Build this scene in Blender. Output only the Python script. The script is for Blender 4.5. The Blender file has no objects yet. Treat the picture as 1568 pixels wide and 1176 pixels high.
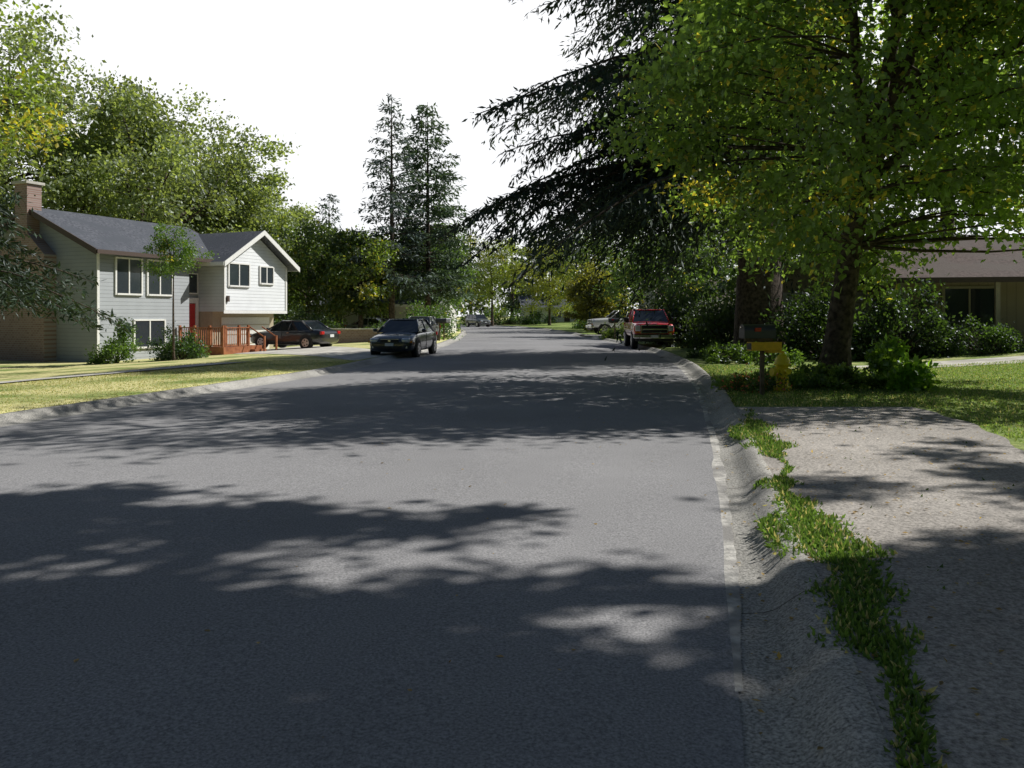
import bpy, math, random
import numpy as np
import bmesh
from mathutils import Vector, Matrix
rng = np.random.default_rng(7)
scene = bpy.context.scene
COL = scene.collection

# ------------------------------------------------------------------ materials
def newmat(name):
    m = bpy.data.materials.new(name); m.use_nodes = True
    nt = m.node_tree; nt.nodes.clear()
    out = nt.nodes.new('ShaderNodeOutputMaterial')
    return m, nt, out
def L(nt, a, b): nt.links.new(a, b)
def noise_mat(name, c1, c2, scale=5, rough=.8, bump=.0, bscale=None, spec=.3, detail=6, metal=0, lo=.35, hi=.65, c3=None, s3=.3):
    m, nt, out = newmat(name)
    p = nt.nodes.new('ShaderNodeBsdfPrincipled')
    tc = nt.nodes.new('ShaderNodeTexCoord')
    n = nt.nodes.new('ShaderNodeTexNoise'); n.inputs['Scale'].default_value = scale; n.inputs['Detail'].default_value = detail
    r = nt.nodes.new('ShaderNodeValToRGB')
    r.color_ramp.elements[0].position = lo; r.color_ramp.elements[1].position = hi
    r.color_ramp.elements[0].color = (*c1, 1); r.color_ramp.elements[1].color = (*c2, 1)
    L(nt, tc.outputs['Object'], n.inputs['Vector']); L(nt, n.outputs['Fac'], r.inputs['Fac'])
    colout = r.outputs['Color']
    if c3 is not None:
        n3 = nt.nodes.new('ShaderNodeTexNoise'); n3.inputs['Scale'].default_value = s3; n3.inputs['Detail'].default_value = 5
        r3 = nt.nodes.new('ShaderNodeValToRGB'); r3.color_ramp.elements[0].position = .45; r3.color_ramp.elements[1].position = .62
        mx = nt.nodes.new('ShaderNodeMix'); mx.data_type = 'RGBA'
        L(nt, tc.outputs['Object'], n3.inputs['Vector']); L(nt, n3.outputs['Fac'], r3.inputs['Fac'])
        L(nt, r3.outputs['Color'], mx.inputs[0]); L(nt, colout, mx.inputs[6]); mx.inputs[7].default_value = (*c3, 1)
        colout = mx.outputs[2]
    L(nt, colout, p.inputs['Base Color'])
    p.inputs['Roughness'].default_value = rough; p.inputs['Metallic'].default_value = metal
    p.inputs['Specular IOR Level'].default_value = spec
    if bump:
        b = nt.nodes.new('ShaderNodeBump'); b.inputs['Strength'].default_value = bump; b.inputs['Distance'].default_value = .02
        nb = nt.nodes.new('ShaderNodeTexNoise'); nb.inputs['Scale'].default_value = bscale or scale * 4; nb.inputs['Detail'].default_value = 4
        L(nt, tc.outputs['Object'], nb.inputs['Vector']); L(nt, nb.outputs['Fac'], b.inputs['Height']); L(nt, b.outputs['Normal'], p.inputs['Normal'])
    L(nt, p.outputs[0], out.inputs[0])
    return m
def flat(name, c, rough=.5, metal=0, spec=.5, coat=0):
    m = noise_mat(name, tuple(x * .92 for x in c), tuple(min(1, x * 1.06) for x in c), 14, rough, 0, spec=spec, metal=metal)
    if coat:
        p = [n for n in m.node_tree.nodes if n.type == 'BSDF_PRINCIPLED'][0]
        p.inputs['Coat Weight'].default_value = coat; p.inputs['Coat Roughness'].default_value = .05
    return m
def leaf_mat(name, trans=.45, gloss=.06, rough=.45, mulc=(2.8, 2.8, 1.0)):
    m, nt, out = newmat(name)
    a = nt.nodes.new('ShaderNodeAttribute'); a.attribute_name = 'Col'
    d = nt.nodes.new('ShaderNodeBsdfDiffuse'); t = nt.nodes.new('ShaderNodeBsdfTranslucent'); g = nt.nodes.new('ShaderNodeBsdfGlossy')
    g.inputs['Roughness'].default_value = rough; g.inputs['Color'].default_value = (.8, .85, .9, 1)
    mul = nt.nodes.new('ShaderNodeMix'); mul.data_type = 'RGBA'; mul.blend_type = 'MULTIPLY'; mul.inputs[0].default_value = 1
    mul.inputs[7].default_value = (*mulc, 1)
    L(nt, a.outputs['Color'], d.inputs[0]); L(nt, a.outputs['Color'], mul.inputs[6]); L(nt, mul.outputs[2], t.inputs[0])
    m1 = nt.nodes.new('ShaderNodeMixShader'); m1.inputs[0].default_value = trans
    m2 = nt.nodes.new('ShaderNodeMixShader'); m2.inputs[0].default_value = gloss
    L(nt, d.outputs[0], m1.inputs[1]); L(nt, t.outputs[0], m1.inputs[2])
    L(nt, m1.outputs[0], m2.inputs[1]); L(nt, g.outputs[0], m2.inputs[2]); L(nt, m2.outputs[0], out.inputs[0])
    return m
def siding_mat(name, c, pitch=.17, axis='Z', strength=.9):
    m, nt, out = newmat(name)
    p = nt.nodes.new('ShaderNodeBsdfPrincipled'); p.inputs['Roughness'].default_value = .6
    tc = nt.nodes.new('ShaderNodeTexCoord'); s = nt.nodes.new('ShaderNodeSeparateXYZ')
    L(nt, tc.outputs['Object'], s.inputs[0])
    dv = nt.nodes.new('ShaderNodeMath'); dv.operation = 'DIVIDE'; dv.inputs[1].default_value = pitch
    fr = nt.nodes.new('ShaderNodeMath'); fr.operation = 'FRACT'
    L(nt, s.outputs[axis], dv.inputs[0]); L(nt, dv.outputs[0], fr.inputs[0])
    b = nt.nodes.new('ShaderNodeBump'); b.inputs['Strength'].default_value = strength; b.inputs['Distance'].default_value = .03; b.invert = True
    L(nt, fr.outputs[0], b.inputs['Height']); L(nt, b.outputs[0], p.inputs['Normal'])
    r = nt.nodes.new('ShaderNodeValToRGB'); r.color_ramp.elements[0].position = .0; r.color_ramp.elements[1].position = .14
    r.color_ramp.elements[0].color = (*[x * .62 for x in c], 1); r.color_ramp.elements[1].color = (*c, 1)  # darker lap edge: groove shade put into the colour
    n = nt.nodes.new('ShaderNodeTexNoise'); n.inputs['Scale'].default_value = 1.7; n.inputs['Detail'].default_value = 5
    L(nt, tc.outputs['Object'], n.inputs['Vector'])
    mr = nt.nodes.new('ShaderNodeMapRange'); mr.inputs[3].default_value = .85; mr.inputs[4].default_value = 1.1
    L(nt, n.outputs['Fac'], mr.inputs[0])
    mx = nt.nodes.new('ShaderNodeMix'); mx.data_type = 'RGBA'; mx.blend_type = 'MULTIPLY'; mx.inputs[0].default_value = 1
    L(nt, fr.outputs[0], r.inputs['Fac']); L(nt, r.outputs[0], mx.inputs[6]); L(nt, mr.outputs[0], mx.inputs[7])
    L(nt, mx.outputs[2], p.inputs['Base Color']); L(nt, p.outputs[0], out.inputs[0])
    return m
def brick_mat(name, c1, c2, mortar):
    m, nt, out = newmat(name)
    p = nt.nodes.new('ShaderNodeBsdfPrincipled'); p.inputs['Roughness'].default_value = .85
    tc = nt.nodes.new('ShaderNodeTexCoord'); mp = nt.nodes.new('ShaderNodeMapping'); mp.inputs['Rotation'].default_value = (math.radians(90), 0, 0)
    b = nt.nodes.new('ShaderNodeTexBrick'); b.inputs['Scale'].default_value = 2.6
    b.inputs['Color1'].default_value = (*c1, 1); b.inputs['Color2'].default_value = (*c2, 1); b.inputs['Mortar'].default_value = (*mortar, 1)
    b.inputs['Mortar Size'].default_value = .03
    L(nt, tc.outputs['Object'], mp.inputs[0]); L(nt, mp.outputs[0], b.inputs[0]); L(nt, b.outputs[0], p.inputs['Base Color']); L(nt, p.outputs[0], out.inputs[0])
    return m

M = {}
M['leaf'] = leaf_mat('leaf_foliage')
M['mapleleaf'] = leaf_mat('maple_leaf_foliage', .50, .06, .4, (3.0, 3.0, 1.5))
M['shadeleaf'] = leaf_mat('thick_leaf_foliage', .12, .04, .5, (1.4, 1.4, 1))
M['needle'] = leaf_mat('needle_foliage', .22, .04, .5, (2, 2, 1))
M['grassblade'] = leaf_mat('grass_blades', .35, .03, .5, (1.8, 1.8, 1.0))
M['bark'] = noise_mat('bark', (.035, .026, .02), (.13, .10, .08), 9, .95, .8, 20)
M['concrete'] = noise_mat('concrete', (.50, .48, .43), (.68, .65, .59), 3, .9, .3, 60, spec=.2, c3=(.42, .40, .36), s3=1.2)
M['gutter'] = noise_mat('sunlit_gutter_concrete', (.34, .33, .31), (.62, .60, .56), 14, .9, .4, 60, spec=.2, c3=(.27, .26, .25), s3=2.2)  # paler than the kerb: sunlight put into the colour
M['white'] = flat('white_trim_paint', (.8, .8, .78), .5)
M['glass'] = flat('window_glass', (.035, .045, .055), .06, 0, .8)
M['carglass'] = flat('car_glass', (.015, .02, .024), .04, 0, .9)
M['chrome'] = flat('chrome', (.65, .65, .66), .18, 1)
M['rubber'] = flat('tyre_rubber', (.018, .018, .019), .8)
M['blackplastic'] = flat('black_plastic', (.015, .015, .016), .5)
M['rim'] = flat('alloy_rim', (.5, .5, .52), .3, .9)
M['lamp'] = flat('headlamp_lens', (.62, .65, .68), .08, .3, .9)
M['redlamp'] = flat('tail_lamp', (.45, .01, .01), .15)
M['amber'] = flat('amber_lens', (.7, .22, .02), .2)
M['plate'] = flat('number_plate', (.7, .72, .75), .5)
M['yellow'] = flat('yellow_paint', (.88, .70, .03), .4)
M['orangebox'] = flat('yellow_newspaper_box', (.85, .52, .02), .5)
M['mailgrey'] = flat('mailbox_dark_metal', (.06, .065, .07), .35, .3)
M['wood'] = noise_mat('post_wood', (.10, .075, .05), (.2, .15, .10), 8, .85, .3, 30)
M['deck'] = noise_mat('stained_deck_wood', (.24, .085, .04), (.37, .145, .065), 5, .6, .2, 30)
M['siding'] = siding_mat('grey_lap_siding', (.34, .365, .385))
M['sidingw'] = siding_mat('pale_lap_siding', (.72, .745, .77))
M['sidingtan'] = siding_mat('tan_siding', (.40, .32, .21), .3, 'X', .5)
M['brick'] = brick_mat('chimney_brick', (.24, .15, .12), (.32, .22, .19), (.33, .30, .28))
M['brown'] = flat('brown_trim', (.07, .045, .035), .6)
M['reddoor'] = flat('red_door_paint', (.50, .035, .04), .4)
M['tan'] = flat('tan_paint', (.42, .36, .26), .6)
M['offwhite'] = flat('off_white_wall', (.70, .69, .65), .7)
M['roof'] = noise_mat('grey_shingle', (.055, .06, .075), (.13, .138, .16), 9, .85, .6, 18, c3=(.08, .088, .105), s3=.8)
M['roofb'] = noise_mat('brown_shingle', (.07, .05, .045), (.14, .105, .095), 9, .9, .6, 18, c3=(.11, .09, .08), s3=.8)

def asphalt_mat(name, dark, light, patch, rough, specksize=70, bump=.35, joints=False, spec=.3):
    m, nt, out = newmat(name)
    p = nt.nodes.new('ShaderNodeBsdfPrincipled'); p.inputs['Roughness'].default_value = rough; p.inputs['Specular IOR Level'].default_value = spec
    tc = nt.nodes.new('ShaderNodeTexCoord')
    n1 = nt.nodes.new('ShaderNodeTexNoise'); n1.inputs['Scale'].default_value = specksize; n1.inputs['Detail'].default_value = 3; n1.inputs['Roughness'].default_value = .7
    n2 = nt.nodes.new('ShaderNodeTexNoise'); n2.inputs['Scale'].default_value = .35; n2.inputs['Detail'].default_value = 7; n2.inputs['Roughness'].default_value = .6
    for n in (n1, n2): L(nt, tc.outputs['Object'], n.inputs['Vector'])
    r = nt.nodes.new('ShaderNodeValToRGB'); r.color_ramp.elements[0].position = .3; r.color_ramp.elements[1].position = .68
    r.color_ramp.elements[0].color = (*dark, 1); r.color_ramp.elements[1].color = (*light, 1)
    L(nt, n1.outputs['Fac'], r.inputs['Fac'])
    mr = nt.nodes.new('ShaderNodeMapRange'); mr.inputs[1].default_value = .3; mr.inputs[2].default_value = .7; mr.inputs[3].default_value = 1 - patch; mr.inputs[4].default_value = 1 + patch
    L(nt, n2.outputs['Fac'], mr.inputs[0])
    mx = nt.nodes.new('ShaderNodeMix'); mx.data_type = 'RGBA'; mx.blend_type = 'MULTIPLY'; mx.inputs[0].default_value = 1
    L(nt, r.outputs[0], mx.inputs[6]); L(nt, mr.outputs[0], mx.inputs[7])
    col = mx.outputs[2]
    if joints:
        s = nt.nodes.new('ShaderNodeSeparateXYZ'); L(nt, tc.outputs['Object'], s.inputs[0])
        ad = nt.nodes.new('ShaderNodeMath'); ad.operation = 'ADD'; ad.inputs[1].default_value = 101.1
        md = nt.nodes.new('ShaderNodeMath'); md.operation = 'MODULO'; md.inputs[1].default_value = 3.1
        lt = nt.nodes.new('ShaderNodeMath'); lt.operation = 'LESS_THAN'; lt.inputs[1].default_value = .012
        L(nt, s.outputs['Y'], ad.inputs[0]); L(nt, ad.outputs[0], md.inputs[0]); L(nt, md.outputs[0], lt.inputs[0])
        m3 = nt.nodes.new('ShaderNodeMix'); m3.data_type = 'RGBA'; L(nt, lt.outputs[0], m3.inputs[0]); L(nt, col, m3.inputs[6]); m3.inputs[7].default_value = (.10, .09, .08, 1)
        col = m3.outputs[2]
    L(nt, col, p.inputs['Base Color'])
    b = nt.nodes.new('ShaderNodeBump'); b.inputs['Strength'].default_value = bump; b.inputs['Distance'].default_value = .006
    L(nt, n1.outputs['Fac'], b.inputs['Height']); L(nt, b.outputs[0], p.inputs['Normal'])
    L(nt, p.outputs[0], out.inputs[0])
    return m
M['asphalt'] = asphalt_mat('road_asphalt', (.155, .155, .162), (.385, .38, .388), .12, .9, spec=.10)
M['pad'] = asphalt_mat('old_asphalt_shoulder', (.16, .15, .138), (.52, .48, .44), .3, .9, 45, .6, spec=.15)
M['kerb'] = asphalt_mat('kerb_concrete', (.12, .118, .11), (.58, .56, .52), .35, .9, 60, .8, True, spec=.15)

def grass_ground():
    m, nt, out = newmat('grass_ground')
    p = nt.nodes.new('ShaderNodeBsdfPrincipled'); p.inputs['Roughness'].default_value = .95; p.inputs['Specular IOR Level'].default_value = .1
    tc = nt.nodes.new('ShaderNodeTexCoord')
    def nz(s, d=6):
        n = nt.nodes.new('ShaderNodeTexNoise'); n.inputs['Scale'].default_value = s; n.inputs['Detail'].default_value = d
        L(nt, tc.outputs['Object'], n.inputs['Vector']); return n.outputs['Fac']
    r = nt.nodes.new('ShaderNodeValToRGB'); e = r.color_ramp.elements
    e[0].position = .3; e[0].color = (.10, .15, .04, 1); e[1].position = .7; e[1].color = (.31, .39, .12, 1)
    L(nt, nz(14, 8), r.inputs[0])
    r2 = nt.nodes.new('ShaderNodeValToRGB'); e = r2.color_ramp.elements
    e[0].position = .3; e[0].color = (.42, .42, .16, 1); e[1].position = .7; e[1].color = (.76, .69, .37, 1)
    L(nt, nz(10, 8), r2.inputs[0])
    s = nt.nodes.new('ShaderNodeSeparateXYZ'); L(nt, tc.outputs['Object'], s.inputs[0])
    mr = nt.nodes.new('ShaderNodeMapRange'); mr.inputs[1].default_value = 2; mr.inputs[2].default_value = -4; mr.inputs[3].default_value = -.13; mr.inputs[4].default_value = .09
    L(nt, s.outputs['X'], mr.inputs[0])
    ad = nt.nodes.new('ShaderNodeMath'); ad.operation = 'ADD'; L(nt, nz(.5, 6), ad.inputs[0]); L(nt, mr.outputs[0], ad.inputs[1])
    r3 = nt.nodes.new('ShaderNodeValToRGB'); r3.color_ramp.elements[0].position = .46; r3.color_ramp.elements[1].position = .62
    L(nt, ad.outputs[0], r3.inputs[0])
    mx = nt.nodes.new('ShaderNodeMix'); mx.data_type = 'RGBA'
    L(nt, r3.outputs[0], mx.inputs[0]); L(nt, r.outputs[0], mx.inputs[6]); L(nt, r2.outputs[0], mx.inputs[7])
    L(nt, mx.outputs[2], p.inputs['Base Color'])
    b = nt.nodes.new('ShaderNodeBump'); b.inputs['Strength'].default_value = .4; b.inputs['Distance'].default_value = .03
    L(nt, nz(40, 4), b.inputs['Height']); L(nt, b.outputs[0], p.inputs['Normal']); L(nt, p.outputs[0], out.inputs[0])
    return m
M['ground'] = grass_ground()

# ------------------------------------------------------------------ road geometry
YS = np.arange(-1600, 1600, .5)
def smoothed(ys, xs, k=13):
    v = np.interp(YS, ys, xs); ker = np.hanning(k + 2)[1:-1]; ker /= ker.sum()
    return np.convolve(np.pad(v, k // 2, 'edge'), ker, 'valid')
XRa = smoothed([-40, -10, 2.84, 5.36, 9.07, 16.8, 25, 34.5, 42, 53, 70, 89, 110, 130, 160], [-9, -2.2, .82, 1.42, 2.29, 3.9, 5.2, 6.0, 6.0, 5.6, 4.8, 3.6, .5, -5, -18])
XLa = smoothed([-40, -10, 11.4, 22.1, 34, 42, 53, 70, 89, 110, 130, 160], [-19, -12.6, -7.3, -4.8, -3.7, -3.4, -3.4, -3.9, -5.2, -8.7, -15, -29])
def xr(y): return np.interp(y, YS, XRa)
def xl(y): return np.interp(y, YS, XLa)
def sst(v, a, b):
    t = np.clip((v - a) / (b - a), 0, 1); return t * t * (3 - 2 * t)
def gz(x, y):
    sl = xl(y) - x; sr = x - xr(y)
    return .10 - .55 * sst(sl, 2.5, 15) + .45 * sst(sr, 5, 15)

def obj_from(name, verts, faces, mat, parent=None, smooth=False, loc=None):
    me = bpy.data.meshes.new(name); me.from_pydata([tuple(map(float, v)) for v in verts], [], faces); me.update()
    mats = mat if isinstance(mat, (list, tuple)) else [mat]
    for m in mats: me.materials.append(m)
    if smooth: me.polygons.foreach_set('use_smooth', [True] * len(me.polygons))
    o = bpy.data.objects.new(name, me); COL.objects.link(o)
    if parent: o.parent = parent
    if loc: o.location = loc
    return o
def grid_obj(name, X, Y, Z, mat, smooth=True):
    nr, nc = X.shape
    v = np.stack([X.ravel(), Y.ravel(), Z.ravel()], 1)
    f = [(i * nc + j, i * nc + j + 1, (i + 1) * nc + j + 1, (i + 1) * nc + j) for i in range(nr - 1) for j in range(nc - 1)]
    return obj_from(name, v, f, mat, smooth=smooth)

rows = np.concatenate([[-1500, -600, -200, -100], np.arange(-60, 70, 1.), np.arange(70, 200, 4.), [210, 240, 300, 450, 800, 1500]])
KW = .50
offs = np.array([1500, 600, 250, 120, 80, 60, 45, 35, 30, 27, 24, 21, 18, 16, 14, 12, 10, 8, 6.5, 5, 4, 3, 2, 1.2, KW - .03])
X = []; Z = []
for y in rows:
    a, b = xl(y), xr(y)
    xs = list(a - offs) + [a - KW + .05, (a + b) / 2, b + KW - .05] + list(b + offs[::-1])
    zs = [float(gz(x, y)) for x in xs]
    n = len(offs)
    for k in (n, n + 1, n + 2): zs[k] = -.06
    X.append(xs); Z.append(zs)
X = np.array(X); Z = np.array(Z); Y = np.repeat(rows[:, None], X.shape[1], 1)
grid_obj('ground', X, Y, Z, M['ground'])

ry = np.concatenate([np.arange(-60, -2, 1.), np.arange(-2, 30, .25), np.arange(30, 70, 1.), np.arange(70, 200, 3.)])
U = np.linspace(0, 1, 9)
wob = np.convolve(rng.normal(0, .03, len(ry)), np.ones(4) / 4, 'same')
X = np.array([xl(y) + (xr(y) - xl(y)) * U for y in ry]); X[:, -1] += wob; Y = np.repeat(ry[:, None], 9, 1)
Z = np.repeat((.06 * (1 - (2 * U - 1) ** 2) + .008)[None, :], len(ry), 0)
grid_obj('road', X, Y, Z, M['asphalt'])
prof = [(-.12, -.02), (-.06, -.004), (0, .0), (.17, .006), (.24, .026), (.32, .083), (.38, .116), (.43, .128), (KW, .130), (KW + .005, .03)]
def kerb(name, side):
    ky = np.concatenate([np.arange(-60, -2, 1), np.arange(-2, 30, .2), np.arange(30, 70, 1.), np.arange(70, 200, 3.)])
    jit = np.convolve(rng.normal(0, .02, len(ky)), np.ones(5) / 5, 'same')
    X = np.array([[(xr(y) + o) if side > 0 else (xl(y) - o) for o, z in prof] for y in ky]) + jit[:, None]
    Zk = np.array([[z for o, z in prof] for y in ky]) + rng.normal(0, .002, (len(ky), len(prof))) * np.array([0, 0, 0, 0, 2, 2, 1.5, 1, 1, 0])
    if side < 0: X = X[:, ::-1]; Zk = Zk[:, ::-1]
    return grid_obj(name, X, np.repeat(ky[:, None], len(prof), 1), Zk, M['kerb'])
kerb('kerb', 1); kerb('kerb', -1)
# sunlit gutter edge painted as a paler strip between asphalt and kerb
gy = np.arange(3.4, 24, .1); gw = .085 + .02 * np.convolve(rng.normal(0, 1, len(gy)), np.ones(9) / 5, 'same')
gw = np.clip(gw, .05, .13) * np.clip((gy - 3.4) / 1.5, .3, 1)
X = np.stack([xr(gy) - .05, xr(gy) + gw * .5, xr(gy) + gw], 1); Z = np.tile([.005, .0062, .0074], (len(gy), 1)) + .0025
grid_obj('sunlit_gutter_lip', X, np.repeat(gy[:, None], 3, 1), Z, M['gutter'])

def strip(name, y0, y1, fl, fr, mat, dz=.012, nc=8, step=.5):
    ys = np.arange(y0, y1 + .01, step)
    X = np.array([np.linspace(fl(y), fr(y), nc) for y in ys]); Y = np.repeat(ys[:, None], nc, 1)
    return grid_obj(name, X, Y, gz(X, Y) + dz, mat)
def patch4(name, A, B, C, D, mat, n=20, dz=.012):
    A, B, C, D = map(np.array, (A, B, C, D)); u = np.linspace(0, 1, n)
    P = np.array([[(1 - s) * ((1 - t) * A + t * B) + s * ((1 - t) * D + t * C) for t in u] for s in u])
    return grid_obj(name, P[..., 0], P[..., 1], gz(P[..., 0], P[..., 1]) + dz, mat)
def padr(y):
    return xr(y) + 3.5 + .10 * math.sin(y * 1.3) + .05 * math.sin(y * 4.7)
strip('asphalt_shoulder', -30, 13.0, lambda y: xr(y) + KW - .02 + .02 * math.sin(y * 2.1), padr, M['pad'], .02, 10, .25)
strip('footpath', -10, 26, lambda y: xl(y) - np.interp(y, [0, 20, 26], [9.6, 8.1, 5.6]), lambda y: xl(y) - np.interp(y, [0, 20, 26], [8.2, 6.7, 4.0]), M['concrete'], .03, 4)
patch4('driveway', (-5.2, 26.5), (-4.4, 32), (-12.0, 46.5), (-15, 41.0), M['concrete'])
patch4('driveway', (6.5, 22.5), (12.5, 24.5), (30, 24.5), (30, 21.5), M['concrete'])
patch4('driveway', (5.7, 57), (5.2, 63), (20, 66), (20, 58), M['concrete'])

# ------------------------------------------------------------------ quad mesh accumulator
class QM:
    def __init__(s): s.V = []; s.F = []; s.C = []; s.Mi = []; s.n = 0
    def add(s, v, f, c, mi):
        v = np.asarray(v, np.float32); f = np.asarray(f, np.int32)
        s.V.append(v); s.F.append(f + s.n); s.n += len(v)
        c = np.asarray(c, np.float32)
        if c.ndim == 1: c = np.repeat(c[None], len(v), 0)
        s.C.append(c); s.Mi.append(np.full(len(f), mi, np.int32))
    def build(s, name, mats, loc=(0, 0, 0)):
        V = np.concatenate(s.V); F = np.concatenate(s.F); C = np.concatenate(s.C); Mi = np.concatenate(s.Mi)
        me = bpy.data.meshes.new(name)
        me.vertices.add(len(V)); me.vertices.foreach_set('co', V.ravel())
        me.loops.add(len(F) * 4); me.loops.foreach_set('vertex_index', F.ravel())
        me.polygons.add(len(F)); me.polygons.foreach_set('loop_start', np.arange(0, len(F) * 4, 4, dtype=np.int32))
        me.polygons.foreach_set('loop_total', np.full(len(F), 4, np.int32))
        me.polygons.foreach_set('material_index', Mi)
        me.polygons.foreach_set('use_smooth', Mi == 1)
        for m in mats: me.materials.append(m)
        at = me.color_attributes.new('Col', 'FLOAT_COLOR', 'POINT')
        at.data.foreach_set('color', np.concatenate([C, np.ones((len(C), 1), np.float32)], 1).ravel())
        me.update(calc_edges=True)
        o = bpy.data.objects.new(name, me); COL.objects.link(o); o.location = loc
        return o
def unit(a): return a / (np.linalg.norm(a, axis=-1, keepdims=True) + 1e-9)
def add_leaves(q, P, D, Nn, Ln, Wd, C, mi=0):
    D = unit(D); S = unit(np.cross(D, Nn)); n = len(P)
    Ln = np.broadcast_to(Ln, n)[:, None]; Wd = np.broadcast_to(Wd, n)[:, None]
    N2 = np.cross(S, D)
    v = np.stack([P, P + D * Ln * .45 + S * Wd * .5 + N2 * Wd * .12, P + D * Ln, P + D * Ln * .45 - S * Wd * .5 + N2 * Wd * .12], 1).reshape(-1, 3)
    f = np.arange(n * 4).reshape(n, 4)
    q.add(v, f, np.repeat(C, 4, 0), mi)
def tube(q, pts, rad, sides=6, mi=1, col=(.1, .08, .06)):
    pts = np.asarray(pts, float); n = len(pts)
    T = unit(np.gradient(pts, axis=0)); up = np.array([0, 0, 1.]) if abs(T[0][2]) < .8 else np.array([1., 0, 0])
    A = unit(np.cross(T, up)); B = np.cross(T, A)
    th = np.linspace(0, 2 * np.pi, sides, endpoint=False)
    ring = (np.cos(th)[None, :, None] * A[:, None] + np.sin(th)[None, :, None] * B[:, None]) * np.asarray(rad)[:, None, None]
    v = (pts[:, None] + ring).reshape(-1, 3)
    f = [(i * sides + j, i * sides + (j + 1) % sides, (i + 1) * sides + (j + 1) % sides, (i + 1) * sides + j) for i in range(n - 1) for j in range(sides)]
    q.add(v, f, col, mi)
def bez(a, b, c, n=6):
    t = np.linspace(0, 1, n)[:, None]; return (1 - t) ** 2 * a + 2 * t * (1 - t) * b + t * t * c

def decid(name, loc, cz, radii, ncl, nleaf, lsize, col, seed, trunk_r=.25, yellow=.03, ycol=(.26, .24, .04), clump=.2, nlimb=9, bark='bark', lean=(0, 0), branches=True, fork=.35, zmin=None, sig=.62, leafm='leaf', twigs=True):
    r = np.random.default_rng(seed); q = QM()
    R = np.array(radii, float); c0 = np.array([lean[0], lean[1], cz], float)
    d = unit(r.normal(size=(ncl, 3)))
    ph = r.uniform(0, 6.28, 6)
    lump = 1 + .16 * np.sin(3 * np.arctan2(d[:, 1], d[:, 0]) + ph[0]) + .13 * np.sin(5 * d[:, 2] + ph[1]) + .10 * np.sin(7 * d[:, 0] + 5 * d[:, 1] + ph[2])
    rr = r.uniform(.12, 1, ncl) ** .5
    cl = c0 + d * rr[:, None] * R * lump[:, None]
    if zmin is not None: cl[:, 2] = np.maximum(cl[:, 2], zmin + r.uniform(0, .8, ncl))
    cs = clump * R.mean() * r.uniform(.5, 1.35, ncl)
    w = cs ** 2; w /= w.sum()
    ci = r.choice(ncl, nleaf, p=w)
    g = r.normal(size=(nleaf, 3)) * [sig, sig, sig * .68]
    P = cl[ci] + g * cs[ci][:, None]
    N = unit(r.normal(size=(nleaf, 3)) + [0, 0, .9])
    D = r.normal(size=(nleaf, 3)) + (P - c0) / R.mean() * .6 + [0, 0, -.35]
    cb = r.uniform(.65, 1.3, ncl)
    C = np.array(col)[None] * (cb[ci] * r.uniform(.75, 1.25, nleaf))[:, None]
    ycl = r.uniform(size=ncl) < yellow * 2
    yl = (r.uniform(size=nleaf) < yellow) | (ycl[ci] & (r.uniform(size=nleaf) < .5))
    C[yl] = np.array(ycol) * r.uniform(.6, 1.2, yl.sum())[:, None]
    ls = lsize * r.uniform(.6, 1.3, nleaf)
    add_leaves(q, P, D, N, ls, ls * .62, C)
    if branches:
        base = np.array([0, 0, -.3]); topz = cz + R[2] * .45
        fz = cz - R[2] * (1 - fork)
        kn = bez(base, np.array([lean[0] * .2 + r.normal() * .15, lean[1] * .2, topz * .5]), np.array([lean[0], lean[1], topz]), 10)
        tr = trunk_r * np.linspace(1, .18, 10); tr[0] *= 1.45
        tube(q, kn, tr, 9)
        far = np.argsort(-rr * (d[:, 2] > -.5))[:max(nlimb * 3, 10)]
        ends = r.choice(far, nlimb, replace=False)
        limbs = [kn[3:]]
        for e in ends:
            t = r.uniform(.0, .55); hz = fz + (topz - fz) * t
            s = np.array([np.interp(hz, kn[:, 2], kn[:, 0]), np.interp(hz, kn[:, 2], kn[:, 1]), hz])
            en = cl[e]; mid = (s + en) / 2 + np.array([0, 0, .12 * np.linalg.norm(en - s)]) + r.normal(size=3) * .25
            b = bez(s, mid, en, 8); tube(q, b, trunk_r * .42 * np.linspace(1, .12, 8), 6); limbs.append(b)
        LP = np.concatenate(limbs)
        for k in range(ncl):
            dd = np.linalg.norm(LP - cl[k], axis=1) + (LP[:, 2] > cl[k][2] + .3) * 2
            j = dd.argmin(); s = LP[j]
            if dd[j] < .25: continue
            mid = (s + cl[k]) / 2 + r.normal(size=3) * .12 * dd[j] + [0, 0, .06 * dd[j]]
            tube(q, bez(s, mid, cl[k], 5), trunk_r * .13 * np.linspace(1, .25, 5), 4)
    return q.build(name, [M[leafm], M[bark]], loc)

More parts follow.
